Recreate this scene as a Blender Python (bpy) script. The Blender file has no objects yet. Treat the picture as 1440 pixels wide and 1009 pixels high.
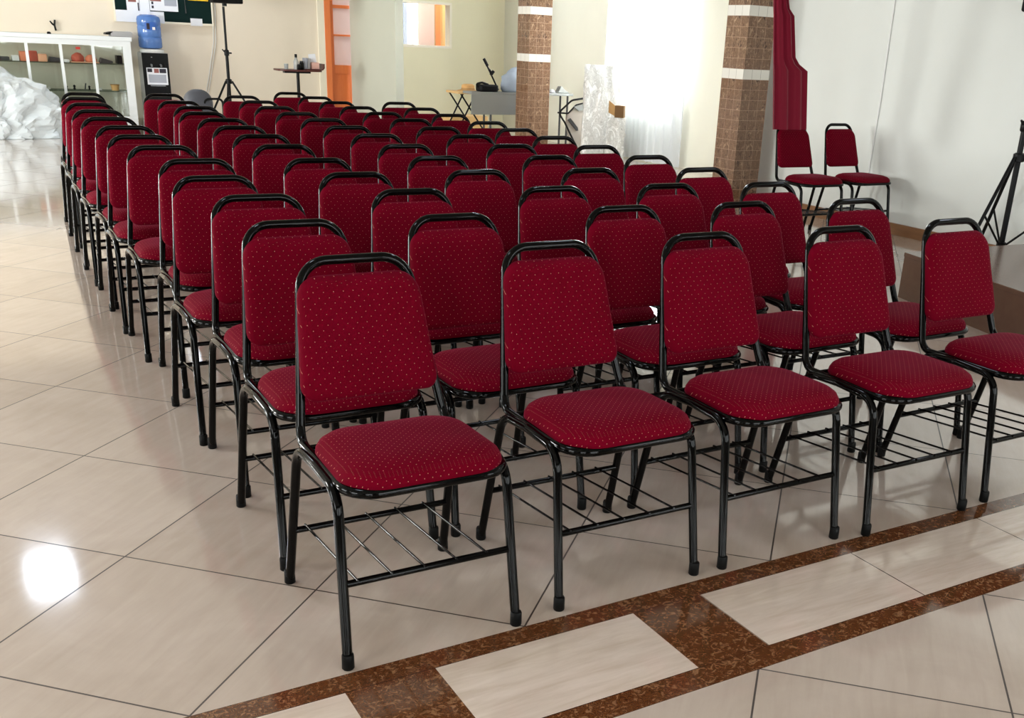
import bpy, bmesh, math, random
from mathutils import Vector, Matrix, noise
random.seed(7)
PI = math.pi
COL = bpy.context.scene.collection
SC = bpy.context.scene

# ------------------------------------------------------------------ materials
MATS = {}
def srgb(r, g, b):
    f = lambda c: (c/255/12.92) if c/255 <= .04045 else ((c/255+.055)/1.055)**2.4
    return (f(r), f(g), f(b), 1)
def mat(name, rgb=(200, 200, 200), rough=.5, metal=0., spec=.5, **kw):
    m = bpy.data.materials.new(name); m.use_nodes = True
    b = m.node_tree.nodes['Principled BSDF']
    b.inputs['Base Color'].default_value = srgb(*rgb)
    b.inputs['Roughness'].default_value = rough
    b.inputs['Metallic'].default_value = metal
    b.inputs['Specular IOR Level'].default_value = spec
    for k, v in kw.items():
        b.inputs[k.replace('_', ' ')].default_value = v
    MATS[name] = m
    return m
class G:
    """small helper for node maths in one material"""
    def __init__(s, m): s.m = m; s.t = m.node_tree; s.b = s.t.nodes['Principled BSDF']
    def node(s, t, **kw):
        n = s.t.nodes.new(t)
        for k, v in kw.items(): setattr(n, k, v)
        return n
    def put(s, sock, v):
        if isinstance(v, bpy.types.NodeSocket): s.t.links.new(v, sock)
        else: sock.default_value = v
    def m_(s, op, a, b=0., c=0.):
        n = s.node('ShaderNodeMath', operation=op)
        for i, v in enumerate((a, b, c)): s.put(n.inputs[i], v)
        return n.outputs[0]
    def mix(s, f, a, b):
        n = s.node('ShaderNodeMix', data_type='RGBA')
        s.put(n.inputs[0], f)
        s.put(n.inputs[6], a); s.put(n.inputs[7], b)
        return n.outputs[2]
    def noise(s, vec, scale, detail=3., rough=.55, dist=0.):
        n = s.node('ShaderNodeTexNoise')
        if vec is not None: s.put(n.inputs['Vector'], vec)
        n.inputs['Scale'].default_value = scale; n.inputs['Detail'].default_value = detail
        n.inputs['Roughness'].default_value = rough; n.inputs['Distortion'].default_value = dist
        return n.outputs['Fac']
    def ramp(s, f, stops):
        n = s.node('ShaderNodeValToRGB'); e = n.color_ramp.elements
        while len(e) < len(stops): e.new(.5)
        for k, (p, c) in enumerate(stops): e[k].position = p; e[k].color = c
        s.put(n.inputs[0], f); return n.outputs[0]
    def comb(s, x, y, z=0.):
        n = s.node('ShaderNodeCombineXYZ')
        for i, v in enumerate((x, y, z)): s.put(n.inputs[i], v)
        return n.outputs[0]
    def white(s, vec):
        n = s.node('ShaderNodeTexWhiteNoise'); s.put(n.inputs['Vector'], vec); return n.outputs['Value']
    def pos(s):
        n = s.node('ShaderNodeTexCoord'); q = s.node('ShaderNodeSeparateXYZ')
        s.t.links.new(n.outputs['Object'], q.inputs[0]); return n.outputs['Object'], q.outputs[0], q.outputs[1], q.outputs[2]
    def uv(s):
        n = s.node('ShaderNodeTexCoord'); q = s.node('ShaderNodeSeparateXYZ')
        s.t.links.new(n.outputs['UV'], q.inputs[0]); return n.outputs['UV'], q.outputs[0], q.outputs[1]
    def bump(s, h, strength=.2, dist=.01):
        n = s.node('ShaderNodeBump'); n.inputs['Strength'].default_value = strength; n.inputs['Distance'].default_value = dist
        s.put(n.inputs['Height'], h); s.t.links.new(n.outputs[0], s.b.inputs['Normal'])
    def color(s, c): s.put(s.b.inputs['Base Color'], c)
    def rough(s, r): s.put(s.b.inputs['Roughness'], r)

def plaster(name, rgb, rough=.75):
    m = mat(name, rgb, rough, spec=.25); g = G(m)
    v, x, y, z = g.pos()
    n = g.noise(v, .9, 4); a = [c*.955 for c in rgb]
    g.color(g.mix(n, srgb(*a), srgb(*[min(255, c*1.03) for c in rgb])))
    g.bump(g.noise(v, 60, 3), .08, .004)
    return m

M_white = plaster('white_wall_paint', (224, 226, 221))
M_cream = plaster('cream_wall_paint', (238, 226, 207))
M_yellow = plaster('lamplight_yellow_wall', (240, 233, 202))  # yellowish lamplight of the hatch corner is put into this wall colour
M_pale = plaster('pale_cream_wall_paint', (236, 234, 218))
M_grey = plaster('grey_green_wall_paint', (196, 197, 182))
M_ceil = plaster('ceiling_paint', (176, 172, 164))
M_dim = plaster('taupe_wall_paint', (128, 120, 112))
M_pink = plaster('pink_room_paint', (243, 222, 214))

# black lacquered steel tube
M_tube = mat('black_gloss_tube', (3, 3, 3), .1, spec=.16)
M_cap = mat('black_rubber_cap', (7, 7, 7), .5, spec=.15)
M_blackp = mat('black_plastic', (6, 6, 7), .38, spec=.2)
M_blackm = mat('black_matt', (12, 12, 13), .6, spec=.2)

def fabric(name, pitch):
    m = mat(name, (128, 3, 28), .8, spec=.04, Sheen_Weight=.10, Sheen_Roughness=.35); g = G(m)
    g.b.inputs['Sheen Tint'].default_value = srgb(255, 120, 160)
    v, x, y = g.uv()
    row = g.m_('FLOOR', g.m_('DIVIDE', y, pitch*.5))
    odd = g.m_('MODULO', g.m_('ABSOLUTE', row), 2.)
    fx = g.m_('FRACT', g.m_('ADD', g.m_('DIVIDE', x, pitch), g.m_('MULTIPLY', odd, .5)))
    fy = g.m_('FRACT', g.m_('DIVIDE', y, pitch*.5))
    dx = g.m_('MULTIPLY', g.m_('SUBTRACT', fx, .5), pitch)
    dy = g.m_('MULTIPLY', g.m_('SUBTRACT', fy, .5), pitch*.5)
    d = g.m_('SQRT', g.m_('ADD', g.m_('MULTIPLY', dx, dx), g.m_('MULTIPLY', dy, dy)))
    dot = g.m_('LESS_THAN', d, .00105)
    n1 = g.noise(v, 9, 3); n2 = g.noise(v, 500, 2)
    base = g.mix(n1, srgb(93, 0, 19), srgb(112, 0, 28))
    base = g.mix(g.m_('MULTIPLY', n2, .35), base, srgb(60, 0, 11))
    g.color(g.mix(g.m_('MULTIPLY', dot, .45), base, srgb(235, 165, 140)))
    g.bump(n2, .25, .0015)
    return m
M_back = fabric('maroon_dotted_fabric', .026)
M_seat = fabric('maroon_dotted_seat_fabric', .0205)

def marble_brown(g, v):
    n1 = g.noise(v, 46, 7, .68, 1.6); n2 = g.noise(v, 120, 4, .65, .8); n3 = g.noise(v, 11, 3, .5, .5)
    c = g.ramp(n1, [(.34, srgb(58, 30, 13)), (.45, srgb(108, 66, 36)), (.51, srgb(82, 46, 23)), (.62, srgb(172, 130, 94))])
    c = g.mix(g.m_('MULTIPLY', n3, .5), c, srgb(104, 62, 32))
    return g.mix(g.m_('MULTIPLY', n2, .4), c, srgb(84, 44, 20))

def floor_mat():
    m = mat('polished_floor_tile', (205, 190, 172), .1, spec=.95, Coat_Weight=.6, Coat_Roughness=.09); g = G(m)
    v, X, Y, Z = g.pos()
    D = .8485
    def grid(ox, oy):
        xx = g.m_('SUBTRACT', X, ox); yy = g.m_('SUBTRACT', Y, oy)
        u = g.m_('DIVIDE', g.m_('ADD', xx, yy), D); w = g.m_('DIVIDE', g.m_('SUBTRACT', xx, yy), D)
        def dist(t):
            f = g.m_('FRACT', t); return g.m_('MULTIPLY', g.m_('MINIMUM', f, g.m_('SUBTRACT', 1., f)), .6)
        return g.m_('MINIMUM', dist(u), dist(w)), g.comb(g.m_('FLOOR', u), g.m_('FLOOR', w))
    d1, id1 = grid(.002, 0.); d2, id2 = grid(1.280, -.437)
    low = g.m_('LESS_THAN', Y, -.2185)
    dd = g.m_('ADD', g.m_('MULTIPLY', d1, g.m_('SUBTRACT', 1., low)), g.m_('MULTIPLY', d2, low))
    grout = g.m_('LESS_THAN', dd, .0025)
    cloud = g.noise(v, 2.6, 5, .6, .8)
    fine = g.noise(g.comb(g.m_('MULTIPLY', g.m_('ADD', X, Y), .5), g.m_('MULTIPLY', g.m_('SUBTRACT', X, Y), 4.)), 5, 5, .6, .5)
    tid = g.m_('ADD', g.m_('MULTIPLY', g.white(id1), g.m_('SUBTRACT', 1., low)), g.m_('MULTIPLY', g.white(id2), low))
    tone = g.m_('ADD', g.m_('ADD', g.m_('MULTIPLY', cloud, .5), g.m_('MULTIPLY', fine, .35)), g.m_('MULTIPLY', tid, .15))
    tile = g.ramp(tone, [(.25, srgb(180, 162, 147)), (.75, srgb(208, 192, 179))])
    col = g.mix(grout, tile, srgb(52, 38, 28))
    # border band
    inb = g.m_('MULTIPLY', g.m_('LESS_THAN', Y, 0.), g.m_('GREATER_THAN', Y, -.440))
    mid = g.m_('MULTIPLY', g.m_('LESS_THAN', Y, -.071), g.m_('GREATER_THAN', Y, -.366))
    lft = g.m_('LESS_THAN', X, 1.376)
    ph = g.m_('MODULO', g.m_('ADD', X, 8.11-.336), .811)
    brown_l = g.m_('MULTIPLY', lft, g.m_('LESS_THAN', ph, .228))
    plank = g.m_('MULTIPLY', mid, g.m_('SUBTRACT', 1., brown_l))
    pj = g.m_('FRACT', g.m_('DIVIDE', g.m_('SUBTRACT', X, 1.376), .5895))
    pjd = g.m_('MULTIPLY', g.m_('MINIMUM', pj, g.m_('SUBTRACT', 1., pj)), .5895)
    joint = g.m_('MULTIPLY', g.m_('SUBTRACT', 1., lft), g.m_('LESS_THAN', pjd, .0018))
    ed = g.m_('MINIMUM', g.m_('ABSOLUTE', g.m_('ADD', Y, .071)), g.m_('ABSOLUTE', g.m_('ADD', Y, .366)))
    ed = g.m_('MINIMUM', ed, g.m_('MINIMUM', g.m_('ABSOLUTE', Y), g.m_('ABSOLUTE', g.m_('ADD', Y, .440))))
    edge = g.m_('LESS_THAN', ed, .0013)
    vv = g.comb(g.m_('MULTIPLY', X, 1.2), g.m_('MULTIPLY', Y, 9.))
    pk = g.ramp(g.noise(vv, 4, 5, .62, .5), [(.28, srgb(204, 184, 166)), (.72, srgb(226, 209, 195))])
    bcol = g.mix(plank, marble_brown(g, v), pk)
    bcol = g.mix(g.m_('MAXIMUM', g.m_('MULTIPLY', joint, plank), edge), bcol, srgb(50, 32, 22))
    g.color(g.mix(inb, col, bcol))
    r = g.m_('ADD', .06, g.m_('MULTIPLY', g.noise(v, 3.5, 3), .05))
    g.rough(g.m_('ADD', r, g.m_('MULTIPLY', g.m_('MULTIPLY', grout, g.m_('SUBTRACT', 1., inb)), .5)))
    g.bump(g.noise(v, 3., 2), .02, .02)
    return m
M_floor = floor_mat()

def mosaic_mat():
    m = mat('brown_mosaic_tile', (140, 95, 65), .12, spec=.5); g = G(m)
    v, x, y = g.uv()
    tx = .32/3; tz = .0925
    a = g.m_('DIVIDE', x, tx); b = g.m_('DIVIDE', g.m_('SUBTRACT', y, .074), tz)
    def dist(t, k):
        f = g.m_('FRACT', t); return g.m_('MULTIPLY', g.m_('MINIMUM', f, g.m_('SUBTRACT', 1., f)), k)
    dd = g.m_('MINIMUM', dist(a, tx), dist(b, tz))
    grout = g.m_('LESS_THAN', dd, .0017)
    row = g.m_('FLOOR', b)
    band = g.m_('MULTIPLY', g.m_('LESS_THAN', g.m_('MODULO', g.m_('ADD', row, 6.1), 6.), .5), g.m_('GREATER_THAN', row, 11.))
    tid = g.white(g.comb(g.m_('FLOOR', a), row))
    pv = g.pos()[0]
    n1 = g.noise(g.comb(g.m_('ADD', g.m_('MULTIPLY', x, 2.2), g.m_('MULTIPLY', tid, 7.)), g.m_('MULTIPLY', y, 1.1)), 15, 4, .65, 1.2)
    c = g.ramp(n1, [(.38, srgb(66, 44, 32)), (.47, srgb(146, 112, 86)), (.53, srgb(92, 66, 48)), (.64, srgb(180, 146, 116))])
    c = g.mix(g.m_('MULTIPLY', tid, .55), c, srgb(112, 80, 58))
    c = g.mix(band, c, srgb(228, 224, 214))
    g.color(g.mix(grout, c, g.mix(band, srgb(168, 132, 104), srgb(140, 128, 116))))
    g.rough(g.m_('ADD', .1, g.m_('MULTIPLY', grout, .5)))
    g.bump(g.m_('SUBTRACT', 1., grout), .3, .002)
    return m
M_mosaic = mosaic_mat()

def wood(name, c1, c2, rough=.4, sx=1., sy=1., sz=9.):
    m = mat(name, c1, rough); g = G(m); v, x, y, z = g.pos()
    vv = g.comb(g.m_('MULTIPLY', x, sx), g.m_('MULTIPLY', y, sy), g.m_('MULTIPLY', z, sz))
    g.color(g.mix(g.noise(vv, 6, 4, .6, .6), srgb(*c1), srgb(*c2))); return m
M_orange = wood('orange_varnished_wood', (240, 138, 76), (226, 116, 58), .35, 9, 9, 1)
M_tan = wood('pale_wood', (222, 184, 126), (202, 160, 100), .45, 9, 2, 2)
M_brownw = wood('brown_skirting_wood', (112, 72, 40), (150, 104, 64), .4, 4, 1.2, 9)
M_stage = wood('brown_laminate', (98, 70, 56), (110, 82, 66), .2, 2, 2, 2)
M_redwood = wood('dark_red_wood', (96, 40, 34), (70, 26, 22), .35, 6, 6, 6)

M_alu = mat('white_aluminium', (232, 236, 238), .35)
M_shelfin = mat('cabinet_lining', (240, 238, 228), .6)
M_steel = mat('grey_steel', (150, 152, 155), .3, .8)
M_greyp = mat('grey_plastic', (168, 166, 166), .4)
M_dgrey = mat('dark_grey_plastic', (62, 62, 62), .5)
M_paper = mat('white_paper', (236, 238, 244), .8)
M_print = mat('printed_grey', (168, 172, 184), .8)
M_ink = mat('dark_print', (44, 40, 52), .8)
M_photo = mat('printed_photo', (150, 92, 88), .7)
M_yel = mat('yellow_card', (240, 190, 40), .7)
M_green = mat('dark_green_felt', (12, 36, 34), .85, spec=.15)
M_red = mat('red_sticker', (190, 52, 40), .6)
M_clay = mat('terracotta', (214, 126, 92), .7)
M_clayr = mat('red_brown_clay', (176, 82, 62), .7)
M_peach = mat('peach_card', (232, 172, 136), .7)
M_straw = mat('straw', (206, 160, 100), .8)
M_card = mat('brown_cardboard', (168, 128, 78), .8)
M_cardd = mat('dark_cardboard', (104, 74, 38), .8)
M_apron = mat('grey_table_panel', (138, 139, 134), .55)
M_blanket = mat('blue_grey_cloth', (152, 162, 174), .85)
M_canvas = mat('beige_grey_canvas', (176, 166, 154), .85)
M_bag = mat('slate_grey_bag', (76, 78, 86), .5)
M_artefact = mat('wine_artefact', (122, 20, 42), .85, spec=.1, Sheen_Weight=.25)
M_whitecl = mat('white_cloth', (230, 230, 228), .85)
M_orangecard = mat('tissue_pink', (238, 190, 176), .75)

def glassy(name, rgb, alpha):
    m = bpy.data.materials.new(name); m.use_nodes = True; t = m.node_tree; t.nodes.clear()
    o = t.nodes.new('ShaderNodeOutputMaterial'); mx = t.nodes.new('ShaderNodeMixShader')
    tr = t.nodes.new('ShaderNodeBsdfTransparent'); gl = t.nodes.new('ShaderNodeBsdfGlossy')
    tr.inputs[0].default_value = srgb(*rgb); gl.inputs['Roughness'].default_value = .03
    mx.inputs[0].default_value = alpha
    t.links.new(tr.outputs[0], mx.inputs[1]); t.links.new(gl.outputs[0], mx.inputs[2]); t.links.new(mx.outputs[0], o.inputs[0])
    return m
M_glassedge = glassy('shelf_glass', (205, 212, 208), .10)
M_glass = glassy('clear_glass', (250, 252, 251), .05)
def sheer(name, rgb, through, rough_mix=.5):
    m = bpy.data.materials.new(name); m.use_nodes = True; t = m.node_tree; t.nodes.clear()
    o = t.nodes.new('ShaderNodeOutputMaterial'); m1 = t.nodes.new('ShaderNodeMixShader'); m2 = t.nodes.new('ShaderNodeMixShader')
    tr = t.nodes.new('ShaderNodeBsdfTransparent'); df = t.nodes.new('ShaderNodeBsdfDiffuse'); tl = t.nodes.new('ShaderNodeBsdfTranslucent')
    df.inputs[0].default_value = srgb(*rgb); tl.inputs[0].default_value = srgb(*rgb)
    m1.inputs[0].default_value = rough_mix; m2.inputs[0].default_value = through
    t.links.new(df.outputs[0], m1.inputs[1]); t.links.new(tl.outputs[0], m1.inputs[2])
    t.links.new(m1.outputs[0], m2.inputs[1]); t.links.new(tr.outputs[0], m2.inputs[2]); t.links.new(m2.outputs[0], o.inputs[0])
    return m
M_sheer = sheer('sheer_white_curtain', (238, 242, 248), .18, .5)
M_frost = sheer('frosted_door_glass', (250, 240, 236), .45, .7)
def plastic_mat():
    m = mat('clear_plastic_film', (240, 245, 248), .3, spec=.45); g = G(m)
    m.node_tree.nodes['Principled BSDF'].inputs['Coat Weight'].default_value = .15
    v, x, y, z = g.pos()
    g.color(g.mix(g.noise(v, 5, 4, .6, 1.), srgb(220, 231, 238), srgb(244, 250, 254)))
    t = g.t; tr = t.nodes.new('ShaderNodeBsdfTransparent'); mx = t.nodes.new('ShaderNodeMixShader')
    out = [n for n in t.nodes if n.type == 'OUTPUT_MATERIAL'][0]
    mx.inputs[0].default_value = .12
    t.links.new(g.b.outputs[0], mx.inputs[1]); t.links.new(tr.outputs[0], mx.inputs[2]); t.links.new(mx.outputs[0], out.inputs[0])
    return m
M_film = plastic_mat()
M_bottle = mat('blue_water_bottle', (96, 142, 214), .12, Transmission_Weight=.35)
M_bluelab = mat('blue_label', (40, 92, 176), .5)
M_clearbot = mat('clear_bottle', (225, 230, 232), .1, Transmission_Weight=.6)
def emis(name, rgb, s):
    m = mat(name, rgb, .5); b = m.node_tree.nodes['Principled BSDF']
    b.inputs['Emission Color'].default_value = srgb(*rgb); b.inputs['Emission Strength'].default_value = s; return m
M_lamp = emis('lamp_diffuser', (226, 238, 255), 18.)

# ------------------------------------------------------------------ mesh helpers
class MB:
    def __init__(s): s.v = []; s.f = []; s.uv = {}
    def add(s, verts, faces, uvs=None):
        o = len(s.v); s.v += [tuple(v) for v in verts]
        for f in faces: s.f.append(tuple(i+o for i in f))
        if uvs:
            for i, u in enumerate(uvs): s.uv[o+i] = u
        return s
    def box(s, x0, x1, y0, y1, z0, z1):
        v = [(x0, y0, z0), (x1, y0, z0), (x1, y1, z0), (x0, y1, z0), (x0, y0, z1), (x1, y0, z1), (x1, y1, z1), (x0, y1, z1)]
        return s.add(v, [(3, 2, 1, 0), (4, 5, 6, 7), (0, 1, 5, 4), (1, 2, 6, 5), (2, 3, 7, 6), (3, 0, 4, 7)])
    def prism(s, pts, z0, z1):
        n = len(pts); v = [(x, y, z0) for x, y in pts]+[(x, y, z1) for x, y in pts]
        return s.add(v, [tuple(range(n-1, -1, -1)), tuple(range(n, 2*n))]+[(i, (i+1) % n, n+(i+1) % n, n+i) for i in range(n)])
    def xprism(s, pts, y0, y1):
        """outline in x,z pushed along y"""
        n = len(pts); v = [(x, y0, z) for x, z in pts]+[(x, y1, z) for x, z in pts]
        return s.add(v, [tuple(range(n)), tuple(range(2*n-1, n-1, -1))]+[(i, n+i, n+(i+1) % n, (i+1) % n) for i in range(n)])
    def tube(s, path, r, seg=10, closed=False, cap=True, squash=1.):
        P = [Vector(p) for p in path]; n = len(P); rings = []
        T = []
        for i in range(n):
            a = P[i-1] if (i > 0 or closed) else P[i]; b = P[(i+1) % n] if (i < n-1 or closed) else P[i]
            T.append((b-a).normalized())
        up = Vector((0, 0, 1)) if abs(T[0].z) < .9 else Vector((0, 1, 0))
        N = (up-T[0]*up.dot(T[0])).normalized()
        vs = []
        for i in range(n):
            if i:
                N = (N-T[i]*N.dot(T[i])).normalized()
            B = T[i].cross(N)
            rr = r[i] if isinstance(r, (list, tuple)) else r
            for k in range(seg):
                a = 2*PI*k/seg; vs.append(P[i]+N*math.cos(a)*rr*squash+B*math.sin(a)*rr)
        fs = []
        for i in range(n if closed else n-1):
            j = (i+1) % n
            for k in range(seg):
                k2 = (k+1) % seg; fs.append((i*seg+k, i*seg+k2, j*seg+k2, j*seg+k))
        if cap and not closed: fs += [tuple(range(seg-1, -1, -1)), tuple((n-1)*seg+k for k in range(seg))]
        return s.add(vs, fs)
    def lathe(s, prof, c=(0, 0), seg=24, cap=True):
        vs = [(c[0]+r*math.cos(2*PI*k/seg), c[1]+r*math.sin(2*PI*k/seg), z) for r, z in prof for k in range(seg)]
        fs = [(i*seg+k, i*seg+(k+1) % seg, (i+1)*seg+(k+1) % seg, (i+1)*seg+k) for i in range(len(prof)-1) for k in range(seg)]
        if cap: fs += [tuple(range(seg-1, -1, -1)), tuple((len(prof)-1)*seg+k for k in range(seg))]
        return s.add(vs, fs)
    def build(s, name, m, parent=None, smooth=True, bevel=0., angle=40):
        me = bpy.data.meshes.new(name); me.from_pydata(s.v, [], s.f); me.update()
        bm = bmesh.new(); bm.from_mesh(me); bmesh.ops.recalc_face_normals(bm, faces=bm.faces); bm.to_mesh(me); bm.free()
        if s.uv:
            l = me.uv_layers.new(name='UVMap')
            for lp in me.loops: l.data[lp.index].uv = s.uv.get(lp.vertex_index, (0, 0))
        me.materials.append(m)
        o = bpy.data.objects.new(name, me); COL.objects.link(o)
        if parent is not None: o.parent = parent
        if bevel:
            b = o.modifiers.new('bevel', 'BEVEL'); b.width = bevel; b.segments = 2; b.limit_method = 'ANGLE'; b.angle_limit = math.radians(35)
        if smooth:
            for p in me.polygons: p.use_smooth = True
            me.set_sharp_from_angle(angle=math.radians(angle))
        return o
def fillet(pts, rads, seg=6):
    """polyline with rounded corners"""
    P = [Vector(p) for p in pts]; out = [P[0]]
    for i in range(1, len(P)-1):
        r = rads[i-1] if isinstance(rads, (list, tuple)) else rads
        a = (P[i-1]-P[i]); b = (P[i+1]-P[i]); la, lb = a.length, b.length; a.normalize(); b.normalize()
        ang = a.angle(b); t = min(r/math.tan(ang/2), la*.49, lb*.49); rr = t*math.tan(ang/2)
        c = P[i]+(a+b).normalized()*(rr/math.sin(ang/2))
        p0, p1 = P[i]+a*t, P[i]+b*t; u, w = p0-c, p1-c; th = u.angle(w)
        for k in range(seg+1):
            f = k/seg; out.append(c+(u*math.sin((1-f)*th)+w*math.sin(f*th))/math.sin(th))
    out.append(P[-1]); return out
def rounded_outline(corners, rads, seg=7):
    """closed rounded polygon (2D)"""
    n = len(corners); out = []
    for i in range(n):
        p = Vector(corners[i]+(0,)); a = Vector(corners[i-1]+(0,))-p; b = Vector(corners[(i+1) % n]+(0,))-p
        a.normalize(); b.normalize(); ang = a.angle(b); r = rads[i]; t = r/math.tan(ang/2)
        c = p+(a+b).normalized()*(r/math.sin(ang/2)); u, w = p+a*t-c, p+b*t-c; th = u.angle(w)
        for k in range(seg+1):
            f = k/seg; q = c+(u*math.sin((1-f)*th)+w*math.sin(f*th))/math.sin(th); out.append((q.x, q.y))
    return out
def cushion(outline, top, bottom, fn):
    """pillow over a 2D outline. top/bottom: lists of (scale, height). fn(x, y, h) -> xyz"""
    n = len(outline); cx = sum(p[0] for p in outline)/n; cy = sum(p[1] for p in outline)/n
    rings = top+bottom[::-1]; vs = []; uv = []
    for sc, h in rings:
        for x, y in outline:
            px, py = cx+(x-cx)*sc, cy+(y-cy)*sc
            vs.append(fn(px, py, h)); uv.append((px, py+ (h*.6 if sc > .93 else 0)))
    fs = []
    for i in range(len(rings)-1):
        for k in range(n): fs.append((i*n+k, i*n+(k+1) % n, (i+1)*n+(k+1) % n, (i+1)*n+k))
    a, b = len(vs), len(vs)+1
    vs += [fn(cx, cy, top[0][1]), fn(cx, cy, bottom[0][1])]; uv += [(cx, cy), (cx, cy)]
    L = (len(rings)-1)*n
    for k in range(n): fs.append((a, (k+1) % n, k)); fs.append((b, L+k, L+(k+1) % n))
    return MB().add(vs, fs, uv)
def tag(o, label=None, cat=None, group=None, kind=None):
    if label: o['label'] = label
    if cat: o['category'] = cat
    if group: o['group'] = group
    if kind: o['kind'] = kind
    return o
def empty(name, loc, rz=0., label=None, cat=None, group=None):
    o = bpy.data.objects.new(name, None); COL.objects.link(o); o.location = loc; o.rotation_euler = (0, 0, rz)
    o.empty_display_size = .05
    return tag(o, label, cat, group)
def struct(mb, name, m, parent=None, **kw):
    o = mb.build(name, m, parent, **kw)
    if parent is None: o['kind'] = 'structure'
    return o

# ------------------------------------------------------------------ room shell
H = 3.2
EL, ER, ER2, NB, NF = -4.5, 6.88, 8.0, 14.0, -5.0
struct(MB().box(EL-.2, ER2+.2, NF-.2, NB+2.6, -.1, 0), 'floor', M_floor, smooth=False)
struct(MB().box(EL-.2, ER2+.2, NF-.2, NB+2.6, H, H+.1), 'ceiling', M_ceil, smooth=False)
def wall_e(name, e0, e1, n0, n1, openings, m):
    """wall slab along n with openings (n0, n1, z0, z1)"""
    mb = MB(); c = n0
    for a, b, z0, z1 in sorted(openings):
        if a > c: mb.box(e0, e1, c, a, 0, H)
        if z0 > 0: mb.box(e0, e1, a, b, 0, z0)
        mb.box(e0, e1, a, b, z1, H); c = b
    mb.box(e0, e1, c, n1, 0, H)
    return struct(mb, name, m, smooth=False)
def wall_n(name, n0, n1, e0, e1, openings, m):
    mb = MB(); c = e0
    for a, b, z0, z1 in sorted(openings):
        if a > c: mb.box(c, a, n0, n1, 0, H)
        if z0 > 0: mb.box(a, b, n0, n1, 0, z0)
        mb.box(a, b, n0, n1, z1, H); c = b
    mb.box(c, e1, n0, n1, 0, H)
    return struct(mb, name, m, smooth=False)
DOOR = (5.0, 6.02, 0., 2.12)
WIN = (6.23, 7.02, 1.29, 1.885)
BP = 5.35   # the partition
wb = wall_n('wall_back', NB, NB+.15, EL, ER2+.2, [DOOR, (WIN[0]-.034, WIN[1]+.034, WIN[2]-.034, WIN[3]+.034)], M_cream)
wb.data.materials.append(M_yellow)
for p in wb.data.polygons:
    if p.center.x > BP+.5: p.material_index = 1
wall_e('wall_left', EL-.2, EL, NF-.2, NB+2.6, [(-2.6, -.6, .9, 2.5), (1.0, 3.0, .9, 2.5), (5.2, 7.2, .9, 2.5), (9.6, 11.6, .9, 2.5)], M_ceil)
wall_n('wall_front', NF-.2, NF, EL, ER2+.2, [(-3.4, -1.2, .5, 2.5), (.4, 2.6, .5, 2.5), (4.0, 6.2, .5, 2.5)], M_dim)
wall_e('wall_right', ER2, ER2+.2, 6.2, NB+.15, [(9.15, 10.55, .9, 2.3)], M_pale)
wr = struct(MB().box(ER, ER2+.2, NF-.2, 6.2, 0, H), 'wall_right_near', M_white, smooth=False)
struct(MB().box(BP, BP+.115, 12.08, 13.86, 0, H), 'wall_partition', M_grey, smooth=False)
struct(MB().box(ER-.022, ER, NF, 6.2, 0, .095), 'baseboard_right', M_brownw, smooth=False)
# room behind the back wall, seen through the door glass and the hatch window
struct(MB().box(4.3, 7.9, 16.4, 16.5, 0, H), 'wall_annex_back', M_pink, smooth=False)
struct(MB().box(4.2, 4.3, NB+.15, 16.5, 0, H), 'wall_annex_left', M_pink, smooth=False)
struct(MB().box(7.9, 8.0, NB+.15, 16.5, 0, H), 'wall_annex_right', M_pink, smooth=False)

def pillar(e0, n0):
    w = .32; mb = MB()
    c = [(e0, n0), (e0+w, n0), (e0+w, n0+w), (e0, n0+w)]
    for i in range(4):
        a, b = c[i], c[(i+1) % 4]
        mb.add([(a[0], a[1], 0), (b[0], b[1], 0), (b[0], b[1], H), (a[0], a[1], H)], [(0, 1, 2, 3)], [(0, 0), (w, 0), (w, H), (0, H)])
    o = struct(mb, 'pillar', M_mosaic, smooth=False); return o
pillar(6.40, 6.0); pillar(6.42, 10.26)

# hall windows; left and front ones are unseen, added for their light
def window(name, axis, c, a0, a1, z0, z1, t=.2, bars=3):
    """aluminium frame with glass panes; axis 'e' = wall along n at e=c"""
    fr = MB(); w = .05; d0, d1 = c-.03, c+.03
    def bx(mb, p0, p1, q0, q1, dd=(d0, d1)):
        if axis == 'e': mb.box(dd[0], dd[1], p0, p1, q0, q1)
        else: mb.box(p0, p1, dd[0], dd[1], q0, q1)
    bx(fr, a0, a1, z0, z0+w); bx(fr, a0, a1, z1-w, z1); bx(fr, a0, a0+w, z0+w, z1-w); bx(fr, a1-w, a1, z0+w, z1-w)
    for k in range(1, bars):
        p = a0+(a1-a0)*k/bars; bx(fr, p-.02, p+.02, z0+w, z1-w)
    f = struct(fr, name, M_alu, smooth=False)
    gl = MB(); bx(gl, a0+w, a1-w, z0+w, z1-w, (c-.004, c+.004)); gl.build('window_pane', M_glass, f, smooth=False)
    return f
k = 1
for a, b in ((-2.6, -.6), (1.0, 3.0), (5.2, 7.2), (9.6, 11.6)):  # unseen left windows, added to let light in
    window('window_%d' % k, 'e', EL-.1, a, b, .9, 2.5); k += 1
for a, b in ((-3.4, -1.2), (.4, 2.6), (4.0, 6.2)):  # windows behind the camera, unseen and added for light
    window('window_%d' % k, 'n', NF-.1, a, b, .5, 2.5); k += 1
window('window_8', 'e', ER2+.1, 9.15, 10.55, .9, 2.3, bars=2)
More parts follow.
